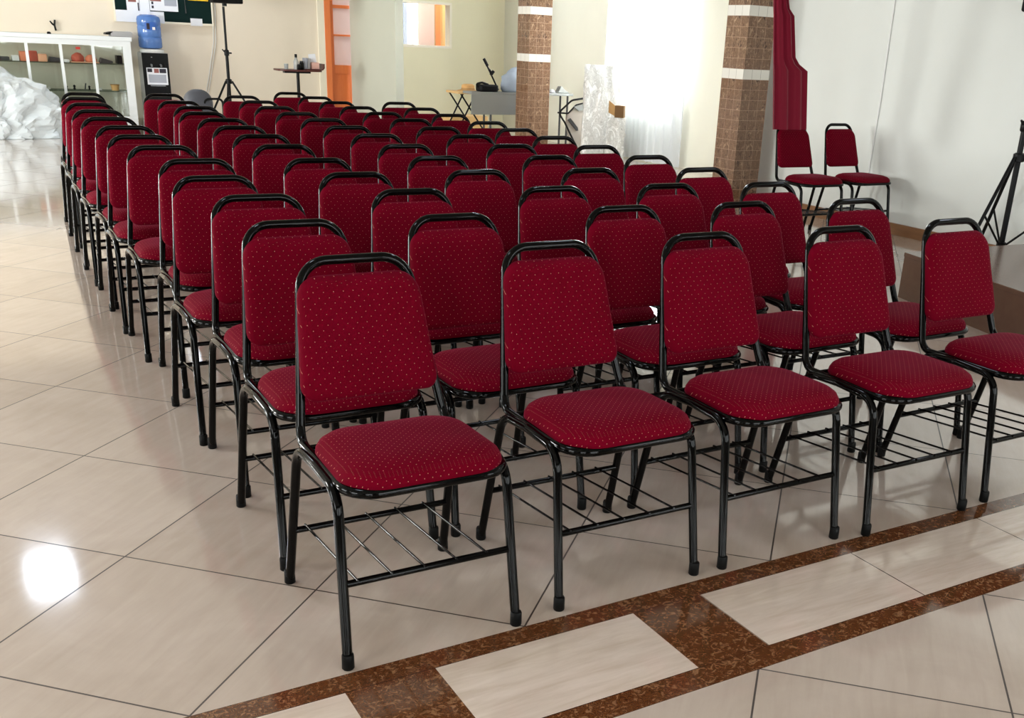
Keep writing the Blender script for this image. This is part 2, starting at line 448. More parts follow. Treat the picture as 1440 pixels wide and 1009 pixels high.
# hatch window in the back wall
hw = MB(); e0, e1, z0, z1 = WIN; w = .035
hw.box(e0-w, e1+w, NB-.03, NB+.15, z0-w, z0); hw.box(e0-w, e1+w, NB-.03, NB+.15, z1, z1+w)
hw.box(e0-w, e0, NB-.03, NB+.15, z0, z1); hw.box(e1, e1+w, NB-.03, NB+.15, z0, z1)
f = struct(hw, 'window_9', mat('cream_gloss_paint', (244, 236, 216), .4), smooth=False)
MB().box(e0, e1, NB+.06, NB+.066, z0, z1).build('window_pane', M_glass, f, smooth=False)
M_whitef = MATS['cream_gloss_paint']

# orange glazed door
d0, d1, _, dz = DOOR
d = empty('door_1', ((d0+d1)/2, NB, 0)); d['kind'] = 'structure'
def dl(mb): # into local coordinates
    mb.v = [(x-(d0+d1)/2, y-NB, z) for x, y, z in mb.v]; return mb
cas = MB().box(d0-.1, d0, NB-.03, NB, 0, dz+.1).box(d1, d1+.1, NB-.03, NB, 0, dz+.1).box(d0, d1, NB-.03, NB, dz, dz+.1)
dl(cas).build('door_casing', M_whitef, d, smooth=False)
jam = MB().box(d0, d0+.09, NB-.035, NB+.13, 0, dz).box(d1-.09, d1, NB-.035, NB+.13, 0, dz).box(d0+.09, d1-.09, NB-.035, NB+.13, dz-.09, dz)
dl(jam).build('door_frame', M_orange, d, smooth=False, bevel=.004)
a, b = d0+.095, d1-.095; y0, y1 = NB+.02, NB+.06
lf = MB().box(a, a+.055, y0, y1, .02, dz-.095).box(b-.055, b, y0, y1, .02, dz-.095)
for z_0, z_1 in ((.02, .12), (.83, .955), (1.36, 1.385), (1.745, 1.79), (dz-.17, dz-.095)): lf.box(a+.055, b-.055, y0, y1, z_0, z_1)
lf.box(a+.055, b-.055, y0+.014, y1-.006, .12, .83)
leaf = dl(lf).build('door_leaf', M_orange, d, smooth=False, bevel=.003)
for z_0, z_1 in ((.955, 1.36), (1.385, 1.745), (1.79, dz-.17)):
    dl(MB().box(a+.055, b-.055, y0+.012, y0+.02, z_0, z_1)).build('door_pane', M_frost, leaf, smooth=False)

# ------------------------------------------------------------------ chairs
def chair_meshes(root):
    parts = []
    # seat cushion
    ol = rounded_outline([(-.214, -.012), (.214, -.012), (.206, .345), (-.206, .345)], [.10, .10, .095, .095], 8)
    top = [(.3, .511), (.55, .509), (.75, .504), (.88, .495), (.95, .484), (.985, .470)]
    seat = cushion(ol, top, [(.6, .452), (.95, .452), (.992, .458)], lambda x, y, h: (x, y, h)).build('seat', M_seat, root, angle=80)
    # backrest cushion, reclined
    def rec(x, z, h): return (x, .4345+(z-.565)*.29-h*.96, z-h*.28)
    ob = rounded_outline([(-.192, .550), (.192, .550), (.163, .852), (-.163, .852)], [.034, .034, .06, .06], 7)
    back = cushion(ob, [(.3, .053), (.6, .052), (.8, .050), (.91, .045), (.965, .037), (.99, .026)], [(.5, .006), (.9, .006), (.975, .008), (.995, .015)], rec)
    back.build('backrest', M_back, root, angle=80)
    # back frame: from under the seat, up and over
    r = .0125
    def by(z): return .4345+(z-.565)*.29
    half = [(-.206, .27, .447), (-.203, by(.447)-.004, .446), (-.186, by(.56), .56), (-.143, by(.893-r), .893-r)]
    path = half+[(-x, y, z) for x, y, z in half[::-1]]
    bf = MB().tube(fillet(path, [.055, .2, .078, .078, .2, .055], 9), r, 10)
    bf.build('back_frame', M_tube, root, angle=60)
    # seat frame
    sf = MB().tube(fillet([(-.206, .36, .447), (-.206, 0., .447), (.206, 0., .447), (.206, .36, .447)], [.075, .075], 7), .0125, 10)
    sf.tube([(-.206, .34, .444), (.206, .34, .444)], .010, 8)
    sf.build('seat_frame', M_tube, root, angle=60)
    for sx in (-1, 1):
        fl = fillet([(sx*.229, .002, .012), (sx*.219, .062, .440), (sx*.219, .225, .447)], [.07], 7)
        rl = fillet([(sx*.231, .474, .012), (sx*.219, .372, .440), (sx*.219, .225, .447)], [.07], 7)
        for pth, fx, fy in ((fl, .229, .001), (rl, .231, .476)):
            lg = MB().tube(pth, .0125, 10).build('leg', M_tube, root, angle=60)
            MB().lathe([(.0135, 0), (.0155, .003), (.0152, .036), (.0138, .04)], (sx*fx, fy), 12).build('foot_cap', M_cap, lg, angle=50)
    MB().tube([(-.225, .031, .212), (.225, .031, .212)], .0092, 8).build('stretcher', M_tube, root, angle=60)
    MB().tube([(-.225, .432, .178), (.225, .432, .178)], .0092, 8).build('stretcher', M_tube, root, angle=60)
    rk = MB()
    for x in (-.19, -.104, -.018, .068, .152): rk.tube([(x, .022, .219), (x, .442, .185)], .0036, 6)
    rk.build('book_rack', M_tube, root, angle=60)
def copy_tree(o, parent=None):
    c = o.copy(); COL.objects.link(c); c.parent = parent
    for ch in list(o.children): copy_tree(ch, c)
    return c
ORD = 'front second third fourth fifth sixth seventh eighth ninth tenth eleventh twelfth thirteenth fourteenth'.split()
END = ['glass display cabinet', 'water dispenser', 'tripod loudspeaker', 'small red table', 'grey partition wall']
# bar centre of every chair in hall metres (across, along), one list per column
COLS = [
 [(.608, .545), (.615, 1.10), (.65, 1.64), (.625, 2.16), (.68, 2.72), (.645, 3.28), (.635, 3.80), (.65, 4.325), (.65, 4.90), (.67, 5.48), (.70, 6.08), (.74, 6.68), (.80, 7.24)],
 [(1.205, .56), (1.14, 1.09), (1.235, 1.67), (1.20, 2.18), (1.205, 2.69), (1.225, 3.29), (1.26, 3.82), (1.275, 4.34), (1.305, 4.86), (1.30, 5.38), (1.37, 5.90), (1.36, 6.42), (1.41, 7.26)],
 [(1.76, .555), (1.825, 1.11), (1.83, 1.63), (1.76, 2.18), (1.81, 2.72), (1.87, 3.27), (1.93, 3.85), (1.94, 4.37), (1.97, 4.92), (1.95, 5.43), (1.955, 5.99), (2.00, 6.60), (2.02, 7.20)],
 [(2.335, .525), (2.37, 1.09), (2.385, 1.61), (2.335, 2.16), (2.42, 2.69), (2.49, 3.24), (2.50, 3.79), (2.53, 4.32), (2.60, 4.95), (2.62, 5.53), (2.64, 6.10), (2.66, 6.66), (2.67, 7.26), (2.62, 7.84)],
 [(2.92, .54), (2.935, 1.05), (2.915, 1.57), (2.945, 2.10), (3.00, 2.64), (3.00, 3.16), (3.03, 3.70), (3.04, 4.22), (3.10, 4.76), (3.11, 5.41), (3.15, 6.04), (3.22, 6.70)],
]
OFF = .525
proto = empty('banquet_chair', (0, 0, 0)); chair_meshes(proto)
first = True
rnd = random.Random(3)
def place_chair(e, n, rz, label, group):
    global first
    o = proto if first else copy_tree(proto); first = False
    o.location = (e+OFF*math.sin(rz), n-OFF*math.cos(rz), 0); o.rotation_euler = (0, 0, rz)
    tag(o, label, 'chair', group); return o
for c, lst in enumerate(COLS):
    for k, (e, n) in enumerate(lst):
        rz = rnd.uniform(-.02, .02) if k else rnd.uniform(-.008, .008)
        lab = ('front maroon dotted chair of the column ending at the %s' if k == 0 else 'maroon dotted chair, '+ORD[k]+' from the front in the column ending at the %s') % END[c]
        if k == len(lst)-1: lab = 'rearmost maroon dotted chair of the column ending at the %s' % END[c]
        place_chair(e, n, rz, lab, 'maroon chairs in the column ending at the '+END[c])
place_chair(6.50, 4.78, .02, 'maroon chair apart from the rows, beside the brown skirting of the white wall', 'spare maroon chairs by the white wall')
place_chair(5.955, 4.78, -.02, 'maroon chair apart from the rows, under the wine red artefact by the pillar', 'spare maroon chairs by the white wall')

# ------------------------------------------------------------------ things along the back wall
# notice board
bd = empty('notice_board', (2.76, 13.97, 1.44), 0, 'dark green notice board with a white ledge above the water dispenser', 'notice board')
MB().box(-.63, .62, -.012, .028, .0, .9).build('board_panel', M_green, bd, smooth=False)
MB().box(-.65, .64, -.014, .028, -.028, 0.).build('ledge', M_whitef, bd, smooth=False)
MB().box(-.65, -.63, -.014, .028, 0, .9).box(.62, .64, -.014, .028, 0, .9).box(-.65, .64, -.014, .028, .9, .93).build('board_frame', M_whitef, bd, smooth=False)
def sheet(name, e0, e1, z0, z1, n, label, m=None, marks=(), cat='paper', grp='papers pinned to the notice board'):
    o = empty(name, ((e0+e1)/2, n, z0), 0, label, cat, grp); w = (e1-e0)/2
    MB().box(-w, w, 0, .003, 0, z1-z0).build('sheet', m or M_paper, o, smooth=False)
    for (a, b, c, d, mm) in marks:
        MB().box(a-(e0+e1)/2, b-(e0+e1)/2, -.0015, 0, c-z0, d-z0).build('print', mm, o, smooth=False)
    return o
N1 = 13.952
sheet('paper_sheet', 2.128, 2.745, 1.415, 1.56, N1, 'wide blank white sheet low on the green board above the blue bottle')
sheet('paper_sheet', 2.275, 2.435, 1.545, 1.86, N1-.006, 'narrow printed white sheet pinned beside the bare green strip', None, [(2.30, 2.40, 1.665, 1.72, M_photo), (2.29, 2.42, 1.73, 1.86, M_print), (2.415, 2.43, 1.56, 1.66, M_ink)])
sheet('paper_sheet', 2.44, 2.565, 1.42, 1.86, N1-.009, 'plain tall white sheet between two printed ones on the board')
sheet('paper_sheet', 2.57, 2.935, 1.572, 1.86, N1-.012, 'largest printed white sheet with dark squares on the green board', None, [(2.58, 2.72, 1.69, 1.80, M_photo), (2.592, 2.618, 1.60, 1.635, M_ink), (2.592, 2.618, 1.65, 1.685, M_ink), (2.76, 2.92, 1.64, 1.80, M_print)])
sheet('paper_card', 3.087, 3.245, 1.405, 1.50, N1-.006, 'small white card clipped over the ledge at the board corner')
sheet('paper_strip', 3.075, 3.345, 1.728, 1.80, N1-.006, 'yellow strip of card on the green board beside the loudspeaker', M_yel)
o = MB().tube([(3.03, 13.952, 1.80), (3.032, 13.948, 1.66), (3.036, 13.948, 1.56)], [.004, .004, .008], 8).build('marker_pen', M_dgrey)
tag(o, 'grey pen hanging on its string on the green board', 'pen')
# wall hook above the cabinet (forked black bracket)
o = MB().box(-.008, .008, -.012, .012, -.06, 0).build('wall_hook', M_blackp, smooth=False)
b_ = MB().tube([(1.375, 13.97, 1.265), (1.365, 13.965, 1.33), (1.375, 13.96, 1.395)], .012, 8).tube([(1.366, 13.966, 1.325), (1.34, 13.96, 1.345), (1.315, 13.955, 1.378)], [.012, .012, .008], 8).tube([(1.372, 13.972, 1.27), (1.372, 14.0, 1.27)], .008, 8)
me_old = o.data; o2 = b_.build('wall_hook', M_blackp); bpy.data.objects.remove(o); o2.name = 'wall_hook'
tag(o2, 'black forked hook on the cream wall above the display cabinet', 'hook')
# hanging cables by the speaker
for i, dx in enumerate((0, .03)):
    pts = [(3.41+dx, 13.99, 2.3), (3.41+dx, 13.985, 1.66), (3.385+dx, 13.985, 1.2), (3.28+dx*(1 if i else 0), 13.985, .73), (3.20+dx, 13.985, .42), (3.19+dx, 13.98, .02)]
    o = MB().tube(fillet(pts, .3, 6), .006, 6).build('wall_cable', M_whitecl)
    tag(o, ['pale cable on the cream wall, the inner one beside the notice board', 'pale cable on the cream wall, the outer one beside the loudspeaker stand'][i], 'cable', 'cables down the cream wall')

o = MB().tube([(6.872, 4.705, .46), (6.872, 4.69, 1.1), (6.872, 4.70, 2.6)], .006, 6).build('wall_cable', M_whitecl); tag(o, 'thin white cable straight up the white wall behind the spare chairs', 'cable')
# display cabinet
CN = 13.5
cab = empty('display_cabinet', (.6, CN, 0), 0, 'long white framed glass display cabinet against the cream wall', 'cabinet')
def cl(mb): mb.v = [(x-.6, y-CN, z) for x, y, z in mb.v]; return mb
CE0, CE1 = -1.05, 2.20
ct = cl(MB().box(CE0, CE1+.02, CN-.02, CN+.04, 1.175, 1.225).box(CE0, CE1+.02, CN+.43, CN+.48, 1.175, 1.225).box(CE0, CE0+.05, CN+.04, CN+.43, 1.175, 1.225).box(CE1-.03, CE1+.02, CN+.04, CN+.43, 1.175, 1.225)).build('cabinet_top', M_alu, cab, smooth=False, bevel=.004)
cl(MB().box(CE0+.05, CE1-.03, CN+.04, CN+.43, 1.214, 1.2245)).build('top_pane', M_glass, ct, smooth=False)
cl(MB().box(CE0, CE1, CN, CN+.46, 0, .2)).build('base', M_alu, cab, smooth=False, bevel=.004)
fr = MB().box(CE0, CE1, CN, CN+.03, 1.11, 1.175).box(CE0, CE1, CN, CN+.03, .2, .235).box(2.10, 2.2, CN, CN+.03, .235, 1.11).box(CE0, CE0+.06, CN, CN+.03, .235, 1.11)
fr.box(2.17, 2.2, CN+.43, CN+.46, .2, 1.175)
cl(fr).build('front_frame', M_alu, cab, smooth=False)
MUL = [-.62, -.23, .17, .565, .958, 1.352, 1.735]
for x in MUL: cl(MB().box(x-.017, x+.017, CN-.004, CN+.026, .235, 1.11)).build('mullion', M_alu, cab, smooth=False)
ed = [CE0+.06]+MUL+[2.10]
for a, b in zip(ed[:-1], ed[1:]): cl(MB().box(a+.017, b-.017, CN+.010, CN+.014, .235, 1.11)).build('glass_pane', M_glass, cab, smooth=False)
cl(MB().box(CE0, 2.2, CN+.455, CN+.46, .2, 1.175)).build('back_pane', M_glass, cab, smooth=False)
cl(MB().box(2.188, 2.196, CN+.03, CN+.43, .2, 1.175)).build('side_pane', M_glass, cab, smooth=False)
for z in (.888, .548): cl(MB().box(CE0+.02, 2.17, CN+.06, CN+.44, z-.010, z)).build('shelf', M_glassedge, cab, smooth=False)
st = cl(MB().box(1.53, 1.585, CN+.005, CN+.009, 1.055, 1.085)).build('sticker', M_red, cab, smooth=False); st['label'] = 'red sticker'
# things in the cabinet
ZS, ZL = .889, .549
def cbox(name, e0, e1, z, h, m, label, cat='box', dep=.16, n=13.72, grp=None, taper=.0):
    mb = MB().prism([(e0, n-dep/2), (e1, n-dep/2), (e1, n+dep/2), (e0, n+dep/2)], z, z+h)
    if taper: mb.v = [(x if zz < z+h-1e-6 else (x+(taper if x > (e0+e1)/2 else -taper*.1)), y, zz) for x, y, zz in mb.v]
    o = mb.build(name, m, bevel=.006); return tag(o, label, cat, grp)
US = 'things on the upper shelf of the display cabinet'; LS = 'things on the lower shelf of the display cabinet'
cbox('carton', .62, .76, ZS, .045, M_dgrey, 'dark flat box at the cut-off end of the upper cabinet shelf', grp=US)
cbox('carton', .79, .87, ZS, .065, M_whitecl, 'white small box before the terracotta blocks on the upper shelf', grp=US)
cbox('clay_block', .885, .972, ZS, .115, M_clay, 'tallest terracotta block left of a mullion on the upper shelf', 'block', grp=US)
cbox('clay_block', .99, 1.085, ZS, .125, M_clayr, 'red brown block standing right behind the cabinet mullion', 'block', grp=US)
cbox('clay_block', 1.09, 1.195, ZS, .09, M_peach, 'peach block beside the dark wedge on the upper shelf', 'block', grp=US)
def wedge(e0, e1, h0, h1, m, label):
    mb = MB().xprism([(e0, ZS), (e1, ZS), (e1, ZS+h1), (e0+.02, ZS+h0)], 13.66, 13.8)
    tag(mb.build('door_wedge', m, bevel=.005), label, 'wedge', US)
wedge(1.21, 1.375, .062, .045, M_dgrey, 'dark grey wedge between peach block and white dish')
wedge(1.825, 1.985, .07, .03, M_dgrey, 'dark grey wedge close to the cabinet end post')
cbox('dish', 1.395, 1.455, ZS, .035, M_whitecl, 'small white dish beside the dark wedge on the upper shelf', 'dish', grp=US)
bo = cbox('board', 1.475, 1.815, ZS, .012, M_peach, 'thin peach board lying under two clay lumps on the shelf', 'board', .2, grp=US)
def lump(name, e, n, z, rx, ry, rz, m, label, cat, seed, grp=None, amp=.25):
    bm = bmesh.new(); bmesh.ops.create_icosphere(bm, subdivisions=3, radius=1)
    zmin = 1e9
    for v in bm.verts:
        k = 1+amp*noise.noise(v.co*2.2+Vector((seed, seed*.7, 0))); c = v.co*k
        v.co = Vector((c.x*rx, c.y*ry, max(c.z, -.45)*rz)); zmin = min(zmin, v.co.z)
    for v in bm.verts: v.co += Vector((e, n, z-zmin))
    me = bpy.data.meshes.new(name); bm.to_mesh(me); bm.free(); me.materials.append(m)
    for p in me.polygons: p.use_smooth = True
    o = bpy.data.objects.new(name, me); COL.objects.link(o); return tag(o, label, cat, grp)
lump('clay_lump', 1.565, 13.72, ZS+.0121, .078, .06, .075, M_clayr, 'domed red brown clay lump on the thin peach board', 'clay lump', 3, US)
lump('clay_lump', 1.725, 13.72, ZS+.0121, .07, .06, .062, M_clay, 'lighter terracotta clay lump on the thin peach board', 'clay lump', 9, US)
cbox('clamp', 2.035, 2.10, ZS, .105, M_blackp, 'black block standing at the cabinet end on the upper shelf', 'block', grp=US)
for i, (e, w, h, m, lab) in enumerate([(1.115, .03, .05, M_blackp, 'small black figure behind the plastic heap on the lower shelf'), (1.18, .035, .03, M_whitecl, 'small white piece beside a black figure on the lower shelf'),
      (1.385, .045, .05, M_dgrey, 'dark grey knob left of the double ones on the lower shelf'), (1.483, .035, .06, M_blackp, 'black round knob in the middle of the lower shelf'),
      (1.665, .03, .055, M_blackp, 'black round knob just left of the last mullion'), (1.80, .045, .03, M_whitecl, 'flat white piece right of the last mullion')]):
    o = MB().lathe([(w*.35, 0), (w*.5, h*.15), (w*.3, h*.45), (w*.5, h*.75), (w*.25, h)], (0, 0), 14).build('ornament', m); o.location = (e, 13.72, ZL); tag(o, lab, 'ornament', LS)
o = MB().xprism([(1.60, ZL), (1.616, ZL), (1.632, ZL+.085), (1.618, ZL+.085)], 13.70, 13.72).build('ornament', M_dgrey, smooth=False); tag(o, 'thin slanting grey blade between two black knobs', 'ornament', LS)
bk = empty('basket', (1.985, 13.72, ZL), 0, 'small brown basket at the end of the lower cabinet shelf', 'basket', LS)
MB().lathe([(.045, 0), (.055, .07), (.058, .072), (.05, .072), (.042, .006)], (0, 0), 18).build('basket_bowl', M_straw, bk)
MB().tube([(.055*math.cos(a), .055*math.sin(a), .072) for a in [2*PI*i/18 for i in range(18)]], .006, 6, closed=True).build('rim', M_card, bk)
# machine on the cabinet top
lm = empty('laminator', (2.09, 13.72, 1.225), 0, 'grey laminator with a dark mouth on top of the display cabinet', 'office machine')
MB().xprism([(-.10, 0), (.165, 0), (.17, .05), (.15, .068), (-.05, .068), (-.10, .04)], -.1, .1).build('housing', M_greyp, lm, bevel=.006)
MB().xprism([(-.165, .022), (-.101, .022), (-.06, .06), (-.09, .062), (-.16, .045)], -.09, .09).build('feed_tray', M_blackp, lm, bevel=.004)
o = MB().lathe([(.022, 0), (.026, .012), (.015, .028)], (1.25, 13.6), 14).build('door_knob', M_blackp); o.location.z = 1.225; o.name = 'round_stopper'; tag(o, 'tiny black stopper lying on the display cabinet top', 'stopper')

# crumpled plastic heap
def heap():
    bm = bmesh.new(); bmesh.ops.create_icosphere(bm, subdivisions=6, radius=1); hr = random.Random(5)
    for v in bm.verts:
        d = v.co.normalized(); p = 2.7
        k = (abs(d.x/1.30)**p+abs(d.y/.29)**2.2+abs(d.z/.80)**p)
        r = k**(-1/2.6); c = d*r
        q = Vector((c.x*3.4, c.y*3.4, c.z*3.4))
        dsp = (abs(noise.noise(q))-.22)*.30+(abs(noise.noise(q*2.4+Vector((7, 1, 3))))-.2)*.15+(abs(noise.noise(q*5.5+Vector((2, 8, 5))))-.2)*.06
        c = c*(1+dsp*.55); w_ = Vector((c.x*6, c.y*6, c.z*6))
        c += Vector((noise.noise(w_)*.03, noise.noise(w_+Vector((9, 0, 0)))*.03, noise.noise(w_+Vector((0, 9, 0)))*.035))
        c.z = max(c.z, 0.002) if c.z > -.05 else .002
        v.co = Vector((c.x-.02, max(-.33, min(.29, c.y))+13.17, c.z))
    me = bpy.data.meshes.new('plastic_sheeting'); bm.to_mesh(me); bm.free(); me.materials.append(M_film)
    o = bpy.data.objects.new('plastic_sheeting', me); COL.objects.link(o)
    tag(o, 'heap of crumpled clear plastic sheeting on the floor before the display cabinet', 'plastic sheeting')
heap()

# water dispenser
wd = empty('water_dispenser', (2.51, 13.6, 0), 0, 'black fronted water dispenser under the notice board', 'water dispenser')
MB().box(-.165, .165, .012, .33, .01, 1.045).build('body', M_greyp, wd, smooth=False, bevel=.012)
fp = MB().box(-.168, .168, 0, .012, .03, .60).box(-.168, .168, 0, .012, .92, 1.04).box(-.168, -.10, 0, .012, .60, .92).box(.12, .168, 0, .012, .60, .92).box(-.10, .12, .006, .012, .60, .92)
fp.build('front_panel', M_blackp, wd, smooth=False)
pn = MB().box(-.125, .14, -.008, -.001, .64, .855).build('label_panel', M_paper, wd, smooth=False); pn['label'] = 'white printed panel'
MB().box(-.115, -.055, -.011, -.008, .80, .845).build('print', M_ink, pn, smooth=False)
MB().box(-.03, .03, -.011, -.008, .79, .845).build('print', M_photo, pn, smooth=False)
MB().box(.04, .125, -.011, -.008, .79, .845).build('print', M_ink, pn, smooth=False)
MB().box(-.105, .12, -.011, -.008, .665, .77).build('print', M_print, pn, smooth=False)
for x in (-.06, .06): MB().tube([(x, 0, .895), (x, -.045, .893), (x, -.05, .87)], .012, 8).build('tap', M_steel, wd)
MB().box(-.09, .1, -.03, 0, .622, .632).build('drip_tray', M_steel, wd, smooth=False)
MB().lathe([(.006, 0), (.009, .002), (.006, .006)], (0, 0), 10).build('indicator', M_whitecl, wd).location = (-.045, -.004, .985)
MB().lathe([(.15, 1.045), (.155, 1.06), (.15, 1.085), (.10, 1.09)], (0, .17), 28).build('collar', M_whitecl, wd)
bt = empty('water_bottle', (2.5, 13.77, 1.09), 0, 'large blue water bottle upside down on the water dispenser', 'water bottle')
MB().lathe([(.09, 0.), (.14, .012), (.15, .03), (.15, .13), (.144, .145), (.15, .16), (.15, .27), (.144, .285), (.15, .30), (.15, .365), (.14, .40), (.10, .425), (.03, .43)], (0, 0), 32).build('bottle', M_bottle, bt)
lb = MB()
for k in range(9):
    a0 = -PI/2-.5+k*1.0/9; a1 = a0+1.0/9
    q = [(.1515*math.cos(a), .1515*math.sin(a), z) for a, z in ((a0, .235), (a1, .235), (a1, .335), (a0, .335))]; q += [(x*1.006, y*1.006, z) for x, y, z in q]
    lb.add(q, [(0, 1, 2, 3), (7, 6, 5, 4), (0, 4, 5, 1), (1, 5, 6, 2), (2, 6, 7, 3), (3, 7, 4, 0)])
l_ = lb.build('bottle_label', M_bluelab, bt)
MB().box(-.055, -.018, -.158, -.151, .245, .32).build('print', M_ink, l_, smooth=False)
MB().box(.015, .05, -.158, -.151, .24, .275).build('print', M_whitecl, l_, smooth=False)

# loudspeaker on its stand
def speaker_stand(e, n, hub, top, rz, rad, label, co=.36):
    s = empty('speaker_stand', (e, n, 0), 0, label, 'speaker stand')
    MB().tube([(0, 0, .12), (0, 0, hub+co)], .021, 12).build('lower_pole', M_blackp, s)
    MB().tube([(0, 0, hub+co-.02), (0, 0, top)], .016, 12).build('upper_pole', M_blackp, s)
    MB().lathe([(.026, hub+co-.04), (.032, hub+co-.03), (.032, hub+co+.025), (.024, hub+co+.035)], (0, 0), 14).tube([(.03, 0, hub+co-.005), (.065, 0, hub+co-.005)], .010, 8).tube([(-.03, 0, hub+co+.01), (-.055, 0, hub+co+.04)], .008, 8).build('collar', M_blackp, s)
    MB().lathe([(.03, hub-.035), (.042, hub-.03), (.042, hub+.02), (.028, hub+.03)], (0, 0), 14).build('hub', M_blackp, s)
    MB().lathe([(.026, .13), (.036, .135), (.036, .17), (.026, .175)], (0, 0), 14).build('lower_collar', M_blackp, s)
    for i in range(3):
        a = rz+i*2*PI/3; c, d_ = math.cos(a), math.sin(a)
        lg = MB().tube([(.045*c, .045*d_, hub), (rad*c, rad*d_, .022)], .0135, 10).build('leg', M_blackp, s)
        MB().tube([(rad*.97*c, rad*.97*d_, .042), (rad*1.01*c, rad*1.01*d_, .012)], .019, 10).build('foot_cap', M_cap, lg)
        MB().tube([(.03*c, .03*d_, .155), (rad*.56*c, rad*.56*d_, .022+(hub-.022)*.46)], .008, 8).build('brace', M_blackp, s)
    return s
def speaker(e, n, z, rz, w, dp, h, label):
    s = empty('loudspeaker', (e, n, z), rz, label, 'loudspeaker')
    MB().prism([(-w/2, -dp/2), (w/2, -dp/2), (w*.36, dp/2), (-w*.36, dp/2)], .0, h).build('cabinet', M_blackm, s, bevel=.015)
    MB().box(-w/2+.02, w/2-.02, -dp/2-.012, -dp/2-.001, .03, h-.03).build('grille', M_blackp, s, bevel=.005)
    MB().lathe([(.03, -.035), (.03, -.001)], (0, 0), 14).build('pole_socket', M_blackp, s)
    MB().lathe([(.004, 0), (.006, .002), (.003, .004)], (0, 0), 8).build('badge', M_whitecl, s).location = (-.02, -dp/2-.013, .07)
    return s
speaker_stand(3.318, 13.0, .735, 1.66, math.radians(205), .5, 'black tripod stand by the cream wall next to the water dispenser')
speaker(3.335, 13.0, 1.70, .05, .40, .34, .62, 'black loudspeaker cut by the top edge, above the rows of chairs')
speaker_stand(6.62, 3.02, .80, 1.74, PI, .46, 'black tripod stand behind the brown platform by the white wall', .22)
speaker(6.60, 3.02, 1.78, .5, .36, .3, .6, 'black loudspeaker at the right edge above the brown platform')

# grey bag behind the water dispenser column
bg = empty('travel_bag', (2.30, 10.2, 0), 0, 'rounded slate grey bag standing behind the chairs below the hanging cables', 'bag')
ol = rounded_outline([(-.15, 0), (.15, 0), (.15, .78), (-.15, .78)], [.04, .04, .14, .14], 8)
cushion(ol, [(.4, .13), (.75, .12), (.92, .09), (.99, .04)], [(.4, -.11), (.85, -.10), (.98, -.05)], lambda x, y, h: (x, -h, y)).build('bag_body', M_bag, bg, angle=80)
cushion(rounded_outline([(-.11, .06), (.11, .06), (.11, .36), (-.11, .36)], [.04]*4, 5), [(.5, .19), (.85, .18), (.98, .15)], [(.9, .12)], lambda x, y, h: (x, -h, y)).build('pocket', M_blackm, bg, angle=80)
MB().tube(fillet([(.04, -.09, .58), (.045, -.13, .685), (.235, -.12, .685), (.24, -.10, .45), (.10, -.08, .2)], .05, 5), .012, 8).build('carry_handle', M_blackp, bg)

# small table with its things
TZ = .905
tb = empty('side_table', (4.33, 13.2, 0), 0, 'small dark red table on one black post in front of the orange door', 'table')
MB().prism(rounded_outline([(-.31, -.2), (.31, -.2), (.31, .2), (-.31, .2)], [.1]*4, 6), TZ-.022, TZ).build('tabletop', M_redwood, tb)
MB().prism([(-.2, -.05), (.17, -.05), (.17, .05), (-.2, .05)], TZ-.05, TZ-.022).build('bracket', M_blackp, tb)
MB().tube([(0, 0, .03), (0, 0, TZ-.05)], .022, 14).build('post', M_blackp, tb)
MB().lathe([(.2, 0), (.2, .012), (.06, .03), (.03, .05)], (0, 0), 24).build('foot', M_blackp, tb)
tr = empty('serving_tray', (4.52, 13.2, TZ), 0, 'red brown tray with a curled end on the small dark red table', 'tray')
MB().xprism([(-.12, 0), (.14, 0), (.165, .03), (.165, .085), (.15, .085), (.147, .036), (.13, .012), (-.12, .012)], -.12, .12).build('tray_body', M_redwood, tr, bevel=.003)
o = empty('soda_bottle', (4.30, 13.16, TZ+.001), 0, 'clear bottle with a black cap on the small table', 'bottle')
MB().lathe([(.033, 0), (.036, .006), (.036, .10), (.02, .14), (.013, .155)], (0, 0), 18).build('bottle_body', M_clearbot, o)
MB().lathe([(.017, .155), (.018, .16), (.018, .195), (.014, .20)], (0, 0), 14).build('bottle_cap', M_blackp, o)
for e, r, h, lab in ((4.305, .026, .075, 'shorter dark jar in front of the clear bottle'), (4.365, .032, .115, 'taller dark jar beside the clear bottle')):
    o = empty('jar', (e, 13.06 if r < .03 else 13.12, TZ+.001), 0, lab, 'jar', 'dark jars on the small table')
    MB().lathe([(r*.9, 0), (r, .006), (r, h*.75), (r*.75, h*.85)], (0, 0), 18).build('jar_body', M_blackp, o)
    MB().lathe([(r*.8, h*.85), (r*.82, h*.87), (r*.82, h)], (0, 0), 18).build('jar_lid', M_dgrey, o)
o = empty('drinking_glass', (4.17, 13.2, TZ), 0, 'small clear glass alone at the empty end of the table', 'glass')
MB().lathe([(.026, 0), (.03, .07), (.027, .07), (.023, .006)], (0, 0), 18).build('glass_body', M_clearbot, o)
for i, (e, lab) in enumerate(((4.435, 'grey leaning book next to the dark jars on the tray'), (4.475, 'grey leaning book next to the pink tissue box'))):
    o = MB().xprism([(e-.022, TZ+.013), (e+.012, TZ+.013), (e+.024, TZ+.15), (e-.008, TZ+.155)], 13.13, 13.27).build('book', [M_print, M_greyp][i], smooth=False); tag(o, lab, 'book', 'grey books on the tray')
o = empty('tissue_box', (4.565, 13.2, TZ+.0135), 0, 'pink tissue box with a white tissue sticking out on the tray', 'tissue box')
MB().box(-.048, .058, -.07, .07, 0, .085).build('box', M_orangecard, o, smooth=False, bevel=.003)
